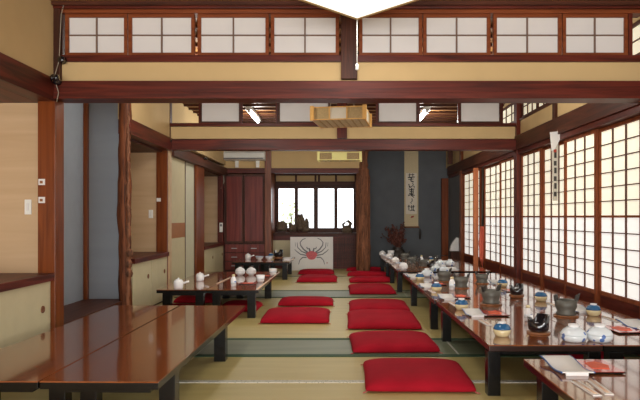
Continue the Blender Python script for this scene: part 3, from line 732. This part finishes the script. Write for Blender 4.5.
# ------------------------------------------------------------------ cushions
def cushion(px0, px1, py0, py1, label, seed, z=0, hgt=.108):
    Yf = 1.19*F/(py1-VY); Yb = 1.125*F/(py0-VY)
    Xa = xat(px0, (Yf)); Xb = xat(px1, Yf)
    w, d = (Xb-Xa)/2, (Yb-Yf)/2; random.seed(seed)
    t = thing('floor_cushion', label, 'cushion', ((Xa+Xb)/2, (Yf+Yb)/2, z), random.uniform(-.03,.03), 'red floor cushions')
    mb = MB(); n = 18; ph = random.uniform(0,6)
    def P(u, v, top):
        kc = 1-.03*(u*v)**6; ex = u*w*kc*(1-.03*(1-v*v)*abs(u)**3); ey = v*d*kc*(1-.03*(1-u*u)*abs(v)**3)
        e = max(0, (1-abs(u)**3.2))*max(0, (1-abs(v)**3.2))
        hh = e**.36
        zz = .022+.0*u
        if top: zz += (hgt-.022)*hh*(.93+.07*math.cos(2.2*u+ph)*math.cos(2*v)) - .012*math.exp(-((u-.1)**2+v*v)*5)
        else: zz -= .021*hh**.5
        return (ex, ey, zz)
    G = {}
    for tp in (0, 1):
        for i in range(n+1):
            for j in range(n+1):
                u = math.sin((i/n-.5)*PI*.98)/math.sin(.49*PI); v = math.sin((j/n-.5)*PI*.98)/math.sin(.49*PI)
                if tp and (i in (0,n) or j in (0,n)): G[tp,i,j] = G[0,i,j]
                else: G[tp,i,j] = mb.bm.verts.new(P(u, v, tp))
    for tp in (0, 1):
        for i in range(n):
            for j in range(n):
                f = mb.bm.faces.new((G[tp,i,j],G[tp,i+1,j],G[tp,i+1,j+1],G[tp,i,j+1])); f.smooth = True
    mb.build('cushion_cover','red',t)
    for sx in (-1,1):
        for sy in (-1,1):
            MB().tube([(sx*w*.92,sy*d*.92,.02),(sx*(w*.96),sy*(d*.96),.01),(sx*(w+.01),sy*(d+.005),.005)],[.004,.004,.003],6).build('tassel','tassel',t)
R = [(365.5,479.5,356.5,392.5,'nearest red cushion beside the front right table'),(350.5,441,330,353,'second red cushion from the front in the right row'),
     (347.5,424,308.5,329.5,'third red cushion from the front in the right row'),(349,412,298.5,312.5,'fourth red cushion from the front in the right row'),
     (349,397,283,294.5,'fifth red cushion from the front in the right row'),(349,394,276.5,282.6,'sixth red cushion from the front in the right row'),
     (347,389,271.5,276.2,'seventh red cushion from the front in the right row'),(346,385,267.8,271,'farthest red cushion in the right row'),
     (259,330,306.5,323.5,'nearest red cushion in the middle left row'),(277,334,296.5,306,'second red cushion of the middle left row'),
     (296,337.5,274.2,282.3,'red cushion of the left row two in front of the crab board'),(297.5,334.5,269,274.4,'red cushion directly in front of the crab board')]
for k, r in enumerate(R): cushion(*r, seed=k+1)
def cushion_at(x, y, w, d, label, seed, z=0):
    Yf, Yb = y-d/2, y+d/2
    cushion(VX+(x-w/2)*F/Yf, VX+(x+w/2)*F/Yf, VY+1.125*F/Yb, VY+1.19*F/Yf, label, seed, z)
cushion_at(-1.25, 7.75, .5, .55, 'red cushion under the left middle table', 31)
cushion_at(-1.95, 7.45, .5, .55, 'dark red cushion under the teapot table near the left wall', 33)
cushion_at(-2.0, 8.5, .55, .55, 'red cushion far under the teapot table', 34)
cushion_at(2.1, 5.25, .62, .6, 'red cushion under the right table near the wall', 35)

# ------------------------------------------------------------------ tableware
ZT = .347
def put(px, py, zt=ZT): X_, Y_ = at(px, py, zt); return (X_, Y_, zt+.0005)
protos = {}
def proto_covered():
    t = thing('covered_bowl', '', 'bowl')
    MB().lathe([(0,.003),(.040,0),(.046,.0),(.052,.012),(.060,.028),(.062,.05),(.058,.05)],24).build('bowl','creamp',t)
    l = MB().lathe([(.062,.05),(.061,.058),(.05,.08),(.028,.092),(0,.094)],24).build('lid','bluelid',t)
    MB().lathe([(.026,.09),(.028,.102),(.023,.102),(.021,.093)],20).build('lid_foot','white',l)
    return t
def proto_donburi():
    t = thing('donburi_bowl', '', 'bowl')
    MB().lathe([(0,.004),(.055,0),(.066,.0),(.076,.008),(.085,.022),(.088,.04),(.084,.046)],28).build('bowl','bluew',t)
    l = MB().lathe([(.089,.046),(.087,.054),(.07,.078),(.04,.098),(0,.1)],28).build('lid','bluew',t)
    MB().lathe([(.033,.096),(.036,.115),(.031,.115),(.028,.098)],24).build('lid_foot','white',l)
    return t
def proto_plate():
    t = thing('oblong_plate', '', 'plate')
    def sheet(x0,x1,y0,y1,dz,th):
        mb = MB(); n = 14; A=[]; 
        for j in range(n+1):
            v = j/n; y = y0+(y1-y0)*v; z = dz+.006+.008*math.sin(v*PI*1.9+2.6)+(.008*v**3)
            A.append([mb.bm.verts.new((x,y,zz)) for x,zz in ((x0,z),(x1,z),(x1,z+th),(x0,z+th))])
        for a,b in zip(A,A[1:]):
            for i in range(4):
                f = mb.bm.faces.new((a[i],a[(i+1)%4],b[(i+1)%4],b[i])); f.smooth = True
        mb.bm.faces.new(A[0]); mb.bm.faces.new(A[-1][::-1]); return mb
    sheet(-.085,.085,-.17,.17,.008,.006).build('dish','whitep',t)
    sheet(-.09,-.085,-.172,.172,.0075,.008).build('rim','navy',t); sheet(.085,.09,-.172,.172,.0075,.008).build('rim','navy',t)
    MB().box(-.06,.06,-.16,-.14,0,.02).build('foot','white',t); MB().box(-.06,.06,.1,.12,0,.01).build('foot','white',t)
    return t
def proto_tray():
    t = thing('lacquer_tray', '', 'tray')
    MB().poly([(-.09,-.13),(.09,-.13),(.09,.13),(-.09,.13)],(0,.004),2).poly([(-.1,-.14),(.1,-.14),(.1,.14),(-.1,.14)],(.004,.012),2).build('rim','black',t,.001)
    MB().box(-.096,.096,-.136,.136,.012,.0135).build('tray_surface','redlac',t)
    MB().poly([(-.05,-.06),(.04,-.08),(.07,.0),(.03,.09),(-.04,.06)],(.0135,.016),2).build('folded_napkin','orange',t)
    return t
def proto_sleeve():
    t = thing('chopstick_packet', '', 'chopsticks')
    MB().box(-.022,.022,-.12,.12,0,.005).build('paper_sleeve','whitep',t)
    MB().tube([(-.005,-.1,.0075),(-.005,.15,.0045)],.003,6).tube([(.006,-.1,.0075),(.006,.15,.0045)],.003,6).build('chopsticks','chop',t)
    MB().box(-.006,.006,-.06,.02,.005,.0056).build('printed_mark','seal',t)
    return t
def proto_stove():
    t = thing('cast_iron_stove', '', 'tabletop stove')
    MB().lathe([(0,0),(.075,0),(.075,.008),(0,.008)],20).build('coaster','coaster',t)
    MB().lathe([(0,.008),(.058,.008),(.06,.02),(.052,.03),(.064,.06),(.068,.1),(.061,.1),(.056,.06),(0,.045)],22).build('body','iron',t)
    MB().poly([(-.07,.09),(-.05,.09),(-.055,.135),(-.075,.125)],(-.012,.012),1).build('pot_rest','darkiron',t,.002); MB().poly([(.07,.09),(.05,.09),(.06,.125),(.085,.14)],(-.012,.012),1).build('pot_rest','darkiron',t,.002)
    return t
def proto_holder():
    t = thing('black_ceramic_holder', '', 'holder')
    MB().lathe([(0,0),(.08,0),(.08,.01),(0,.01)],22).build('coaster','coaster',t)
    def rim(a, z):
        if z < .06: return 0
        c = math.cos(a-.1)
        return .048*min(1, max(0, (c-.05)*5)) + .035*min(1, max(0, (-c-.7)*5))
    MB().lathe([(0,.01),(.055,.01),(.070,.03),(.076,.08),(.067,.08),(.060,.03),(0,.025)],28,rim=rim).build('body','blackm',t)
    MB().lathe([(0,.03),(.016,.03),(.016,.075),(0,.075)],12,(-.02,-.01,0)).lathe([(0,.03),(.008,.03),(.012,.12),(0,.125)],10,(-.045,.01,0)).build('small_jar','white',t)
    return t
def proto_bottle():
    t = thing('sauce_bottle', '', 'bottle')
    MB().lathe([(0,0),(.026,0),(.03,.02),(.03,.075),(.018,.1),(.014,.11),(0,.11)],16).build('body','white',t)
    MB().lathe([(.017,.108),(.017,.128),(0,.13)],12).build('cap','creamp',t)
    MB().lathe([(.0305,.025),(.0305,.06)],16).build('label_band','bluew',t)
    return t
def proto_teapot():
    t = thing('side_handle_teapot', '', 'teapot')
    MB().lathe([(0,0),(.048,0),(.055,.012),(.057,.075),(.052,.092),(.045,.096)],22).build('body','white',t)
    l = MB().lathe([(.046,.094),(.044,.104),(.02,.112),(0,.114)],20).build('lid','white',t)
    MB().lathe([(0,.112),(.012,.114),(.012,.124),(0,.128)],12).build('lid_knob','white',l)
    MB().tube([(.05,0,.06),(.09,0,.075),(.125,0,.085)],[.012,.011,.013],10).build('handle','white',t)
    return t
def proto_pot():
    t = thing('round_lidded_pot', '', 'bowl')
    MB().lathe([(0,0),(.035,0),(.038,.01),(.066,.025),(.074,.05),(.072,.052)],24).build('bowl','white',t)
    l = MB().lathe([(.074,.052),(.07,.075),(.05,.1),(.026,.112),(0,.114)],24).build('lid','white',t)
    MB().lathe([(.022,.11),(.022,.122),(0,.122)],14).build('lid_foot','white',l)
    return t
def proto_cup():
    t = thing('tea_cup', '', 'cup')
    MB().lathe([(0,0),(.028,0),(.042,.02),(.05,.085),(.046,.085),(.038,.02),(0,.014)],20).build('body','white',t)
    MB().lathe([(.0445,.035),(.0480,.06)],20).build('painted_band','bluew',t)
    return t
def proto_bowl():
    t = thing('rice_bowl', '', 'bowl')
    MB().lathe([(0,0),(.028,0),(.03,.008),(.055,.028),(.068,.062),(.064,.062),(.05,.03),(0,.014)],22).build('body','white',t)
    MB().lathe([(.0645,.05),(.0675,.058)],22).build('painted_band','navy',t)
    return t
def proto_glass():
    t = thing('drinking_glass', '', 'glass')
    MB().lathe([(0,0),(.028,0),(.033,.11),(.030,.11),(.026,.008),(0,.008)],18).build('glass','dglass',t)
    return t
PF = dict(covered=proto_covered, donburi=proto_donburi, plate=proto_plate, tray=proto_tray, sleeve=proto_sleeve, stove=proto_stove,
          holder=proto_holder, bottle=proto_bottle, teapot=proto_teapot, pot=proto_pot, cup=proto_cup, bowl=proto_bowl, glass=proto_glass)
used = {}
def item(kind, px, py, label, rz=0, group=None, scale=1):
    if kind not in protos: protos[kind] = PF[kind](); o = protos[kind]
    else: o = copy_tree(protos[kind])
    o.location = put(px, py); o.rotation_euler = (0,0,rz); o.scale = (scale,)*3
    o['label'] = label
    if group: o['group'] = group
    return o
D = math.radians
G1 = 'blue-lidded cream bowls on the right tables'
item('covered', 502, 336, 'blue-lidded cream bowl nearest the aisle on the front right table', 0, G1)
item('covered', 461.5, 309.5, 'second blue-lidded cream bowl along the aisle edge', 1, G1)
item('covered', 436.5, 291, 'third blue-lidded cream bowl along the aisle edge', 2, G1)
item('covered', 420, 280.5, 'farthest blue-lidded cream bowl along the aisle edge', 2, G1)
item('covered', 593.5, 315.5, 'blue-lidded cream bowl near the wall behind the donburi bowls', 1, G1)
item('covered', 541, 301, 'blue-lidded cream bowl near the wall behind the black holder', 1, G1)
item('covered', 502.5, 287, 'small blue-lidded bowl beyond the tall post reflection', 1, G1)
G2 = 'painted donburi bowls'
item('donburi', 573.5, 341, 'left of the two blue-and-white lidded bowls at front right', .3, G2)
item('donburi', 599.5, 341, 'right of the two blue-and-white lidded bowls at front right', 1.4, G2)
item('donburi', 427, 276.5, 'blue-and-white lidded bowl at the end of the second right table', .3, G2)
item('donburi', 436, 271.5, 'blue-and-white lidded bowl behind the other far one', 1.2, G2)
item('donburi', 443.5, 273, 'white lidded bowl on the far right of the bowl cluster', 2, G2)
G3 = 'white oblong plates on the right tables'
item('plate', 566, 368.5, 'wavy white oblong plate with blue rim on the nearest right table', 0, G3)
item('plate', 474, 314.5, 'wavy white plate in front of the nearest blue-lidded bowl', 0, G3, .88)
item('plate', 447, 298.5, 'wavy white plate between second and third blue-lidded bowls', 0, G3, .88)
item('plate', 427, 287, 'wavy white plate before the third blue-lidded bowl', 0, G3, .88)
item('plate', 413, 277, 'farthest wavy white plate on the second right table', 0, G3, .88)
item('plate', 579, 311, 'white plate by the wall behind the grey stove', 0, G3, .9)
item('plate', 637, 327, 'white plate at the right picture edge by the wall', 0, G3)
item('plate', 497, 283.5, 'small white plate near the wall on the second table', 0, G3, .9)
G4 = 'red and black lacquer trays'
item('tray', 596, 368.0, 'red lacquer tray on the nearest right table', 0, G4)
item('tray', 494, 314.2, 'red lacquer tray behind the front wavy plate', 0, G4)
item('tray', 460, 297, 'red lacquer tray beyond the second blue-lidded bowl', 0, G4, .9)
item('tray', 438, 284.5, 'far red lacquer tray beside the third plate', 0, G4, .9)
item('tray', 621, 330.5, 'red lacquer tray right of the painted donburi bowls', D(6), G4)
item('tray', 511, 291, 'small red lacquer tray near the wall on the second table', 0, G4, .8)
G5 = 'paper-wrapped chopsticks'
item('sleeve', 586, 389, 'left paper chopstick packet on the nearest right table', D(2), G5)
item('sleeve', 600, 388, 'right paper chopstick packet on the nearest right table', D(-4), G5)
item('sleeve', 485, 323, 'paper chopstick packet beside the nearest blue-lidded bowl', D(3), G5)
item('sleeve', 453, 304, 'paper chopstick packet beside the second blue-lidded bowl', D(3), G5)
item('sleeve', 432, 291.5, 'paper chopstick packet before the third blue-lidded bowl', D(3), G5)
item('sleeve', 611, 319.5, 'chopstick packet by the wall, right of the far blue lid', D(3), G5)
item('sleeve', 626, 322.5, 'chopstick packet by the wall above the red tray', D(3), G5)
item('sleeve', 553, 305, 'chopstick packet by the wall beside the black holder', D(3), G5)
G6 = 'grey tabletop stoves'
item('stove', 566, 316, 'grey iron stove in front of the wall between black holder and blue lid', 0, G6, 1.4)
item('stove', 491, 304.5, 'grey iron stove in the middle of the front right table', .4, G6, 1.4)
item('stove', 461, 288, 'grey iron stove on the second right table, nearer one', 0, G6, 1.3)
item('stove', 482, 283.5, 'grey iron stove below the salmon cloth', 0, G6, 1.2)
item('stove', 444, 281.5, 'grey iron stove right of the painted far bowls', .2, G6, 1.3)
item('stove', 424, 267, 'dark stove on the third right table', .2, G6, 1.2)
item('stove', 412, 264, 'second dark stove on the third right table', .2, G6, 1.2)
item('stove', 405, 260, 'dark stove on the farthest right table', .2, G6, 1.3)
G7 = 'black notched ceramic holders'
item('holder', 538.5, 333, 'black notched ceramic holder on a round coaster at front', 0, G7, 1.05)
item('holder', 516.5, 295.5, 'farther black notched ceramic holder near the wall', 0, G7)
item('holder', 431, 268.3, 'black ceramic holder on the third right table', 0, G7)
G8 = 'white sauce bottles'
item('bottle', 528, 321, 'slim white bottle left of the front black holder', 0, G8)
item('bottle', 452, 290, 'slim white bottle before the grey stove on the second table', 0, G8, 1.2)
item('bottle', 421.5, 263, 'white bottle on the third right table', 0, G8, 1.1)
item('bottle', 233.5, 286.5, 'white sauce bottle on the left middle table', 0, G8, 1.15)
G9 = 'white rice bowls in a row on the far right tables'
row = [(402.5,270,'nearest'),(398.5,266,'second'),(394.5,263.6,'third'),(391,261,'fourth'),(388,259,'fifth'),(384,257.3,'sixth'),(381.5,256.2,'farthest')]
for (a, b, w) in row: item('pot' if w in ('nearest','third','fifth','farthest') else 'bowl', a+1, b, '%s white bowl of the row on the far right aisle edge' % w, 0, G9, 1.0)
item('cup', 403.5, 268.6, 'white cup just behind the nearest white bowl of the row', 0, 'white cups on the far right tables', 1.1)
item('cup', 391, 256.5, 'white cup standing tall behind the row of bowls', 0, 'white cups on the far right tables', 1.5)
item('donburi', 440, 266.5, 'white lidded bowl at the back of the third right table', 0, G2)
item('donburi', 450, 266, 'white lidded bowl near the orange stile', 0, G2, 1.0)
item('covered', 430.5, 262, 'blue-lidded bowl on the third right table', 0, G1)
item('plate', 452, 270, 'white plate at the near edge of the third right table', 0, G3)
item('plate', 445, 263, 'white plate behind the lidded bowls on the third table', 0, G3)
G10 = 'drinking glasses on the far right tables'
for a, b, w in ((413,269,'nearest, left'),(417,266,'nearest, right'),(409,266,'second'),(436,262,'rightmost'),(415,262,'third'),(403,262.5,'farthest')):
    item('glass', a, b, 'clear drinking glass on the third right table, %s' % w, 0, G10, 1.1)
# left middle table
item('teapot', 178.5, 288.5, 'nearer white side-handled teapot at the left', 0, 'small white side-handled teapots', 1.0)
item('teapot', 200, 281, 'farther white side-handled teapot at the left', 0, 'small white side-handled teapots', .95)
item('pot', 240.2, 275.3, 'left of the two round white pots on the middle left table', 0, 'round white lidded pots')
item('pot', 251.2, 275.3, 'right of the two round white pots on the middle left table', 1, 'round white lidded pots')
item('cup', 260.5, 282.5, 'white cup near the aisle on the middle left table', 0, 'white cups on the left tables', 1.15)
item('cup', 273, 275.3, 'white cup at the far aisle corner of the middle left table', 0, 'white cups on the left tables', 1.15)
item('tray', 248, 284, 'red tray beside the cup on the middle left table', D(90), G4, .8)
item('tray', 266, 276.5, 'small red tray behind the cup on the middle left table', D(90), G4, .7)
def loose_chopsticks(p, q, label):
    a = Vector((*at(*p), 0)); b = Vector((*at(*q), 0)); m = (a+b)/2
    t = thing('loose_chopsticks', label, 'chopsticks', (m.x, m.y, ZT+.0005), 0, 'long pale chopsticks'); d = (b-a)/2; n = Vector((-d.y, d.x, 0)).normalized()*.007
    for s in (-1,1): MB().tube([-d+n*s+Vector((0,0,.005)), d+n*s*.6+Vector((0,0,.005))],[.005,.004],6).build('chopstick','chop',t)
loose_chopsticks((217,284),(231,277.5), 'pale chopsticks left of the white sauce bottle')
loose_chopsticks((257.5,289.5),(280,272), 'long pale stick along the aisle edge of the left middle table')
# far left table
item('teapot', 248, 259.5, 'white teapot on the far left table', 0, 'small white side-handled teapots', 1.0)
item('bowl', 259.5, 260, 'left white bowl on the far left table', 0, 'white bowls on the far left table', 1.2)
item('bowl', 269, 260, 'right white bowl on the far left table', 0, 'white bowls on the far left table', 1.2)
item('covered', 271, 258, 'blue-lidded bowl on the far left table', 0, G1, 1)
item('holder', 278.5, 257.6, 'dark ceramic holder on the far left table', 0, G7, 1.3)
item('plate', 287.5, 259.3, 'white plate at the aisle corner of the far left table', 0, G3, 1)
item('sleeve', 292.5, 259.6, 'chopstick packet at the edge of the far left table', D(-4), G5, 1.2)

# ------------------------------------------------------------------ camera end of the room
rearw = struct(MB().box(-3.2, 2.7, YF-.1, YF, 2.2, ZC), 'wall_rear', 'wall', label='plaster wall over the opening behind the camera')
MB().box(-3.2, -2.3, YF-.1, YF, 0, 2.2).build('side_pier','wall',rearw)
MB().box(2.3, 3.8, YF-.1, YF, 0, 2.2).build('side_pier','wall',rearw)

# ------------------------------------------------------------------ light
w = bpy.data.worlds.new('sky'); C.world = w; w.use_nodes = True
bg = w.node_tree.nodes['Background']; bg.inputs['Color'].default_value = (.93,.97,1,1); bg.inputs['Strength'].default_value = 3.0
def area(x, y, z, sx, sy, rot, power, col=(1,1,1)):
    l = bpy.data.lights.new('soft_area', 'AREA'); l.shape = 'RECTANGLE'; l.size = sx; l.size_y = sy; l.energy = power; l.color = col
    o = bpy.data.objects.new('soft_area', l); COL.objects.link(o); o.location = (x, y, z); o.rotation_euler = rot
area(0, YF-.15, 1.15, 4.4, 2.0, (PI/2, 0, 0), 290, (1,.98,.95))  # unseen front fill added behind the camera
# lamp light of the near room; added fill under the unlit middle lantern
area(.15, 3.94, 2.665, .68, .68, (0,0,PI/4), 12, (1,.98,.94))
area(-.06, 7.0, 2.28, .5, .5, (0,0,0), 10, (1,.95,.86))
area(.05, 10.8, 2.16, .6, .6, (0,0,0), 10, (1,.93,.8))
def bulb(x, y, z, power, col):
    l = bpy.data.lights.new('tube_light', 'POINT'); l.energy = power; l.color = col; l.shadow_soft_size = .12
    o = bpy.data.objects.new('tube_light', l); COL.objects.link(o); o.location = (x, y, z)
for x in (-1.40, 1.43): bulb(x, 10.0, 2.72, 32, (1,1,.95))
for x in (-1.3, 1.3): bulb(x, 6.4, 2.72, 40, (1,.98,.9))  # extra light added at the unseen middle room tubes

# ------------------------------------------------------------------ camera
cam = bpy.data.cameras.new('camera'); co = bpy.data.objects.new('camera', cam); COL.objects.link(co)
co.location = (0, 0, H); co.rotation_euler = (PI/2, 0, 0)
cam.sensor_width = 36; cam.lens = F/640*36; cam.shift_x = -17/640; cam.shift_y = 17/640; cam.clip_start = .05
C.camera = co
C.view_settings.view_transform = 'Standard'; C.view_settings.look = 'None'; C.view_settings.exposure = 0; C.view_settings.gamma = 1
C.view_settings.use_curve_mapping = False
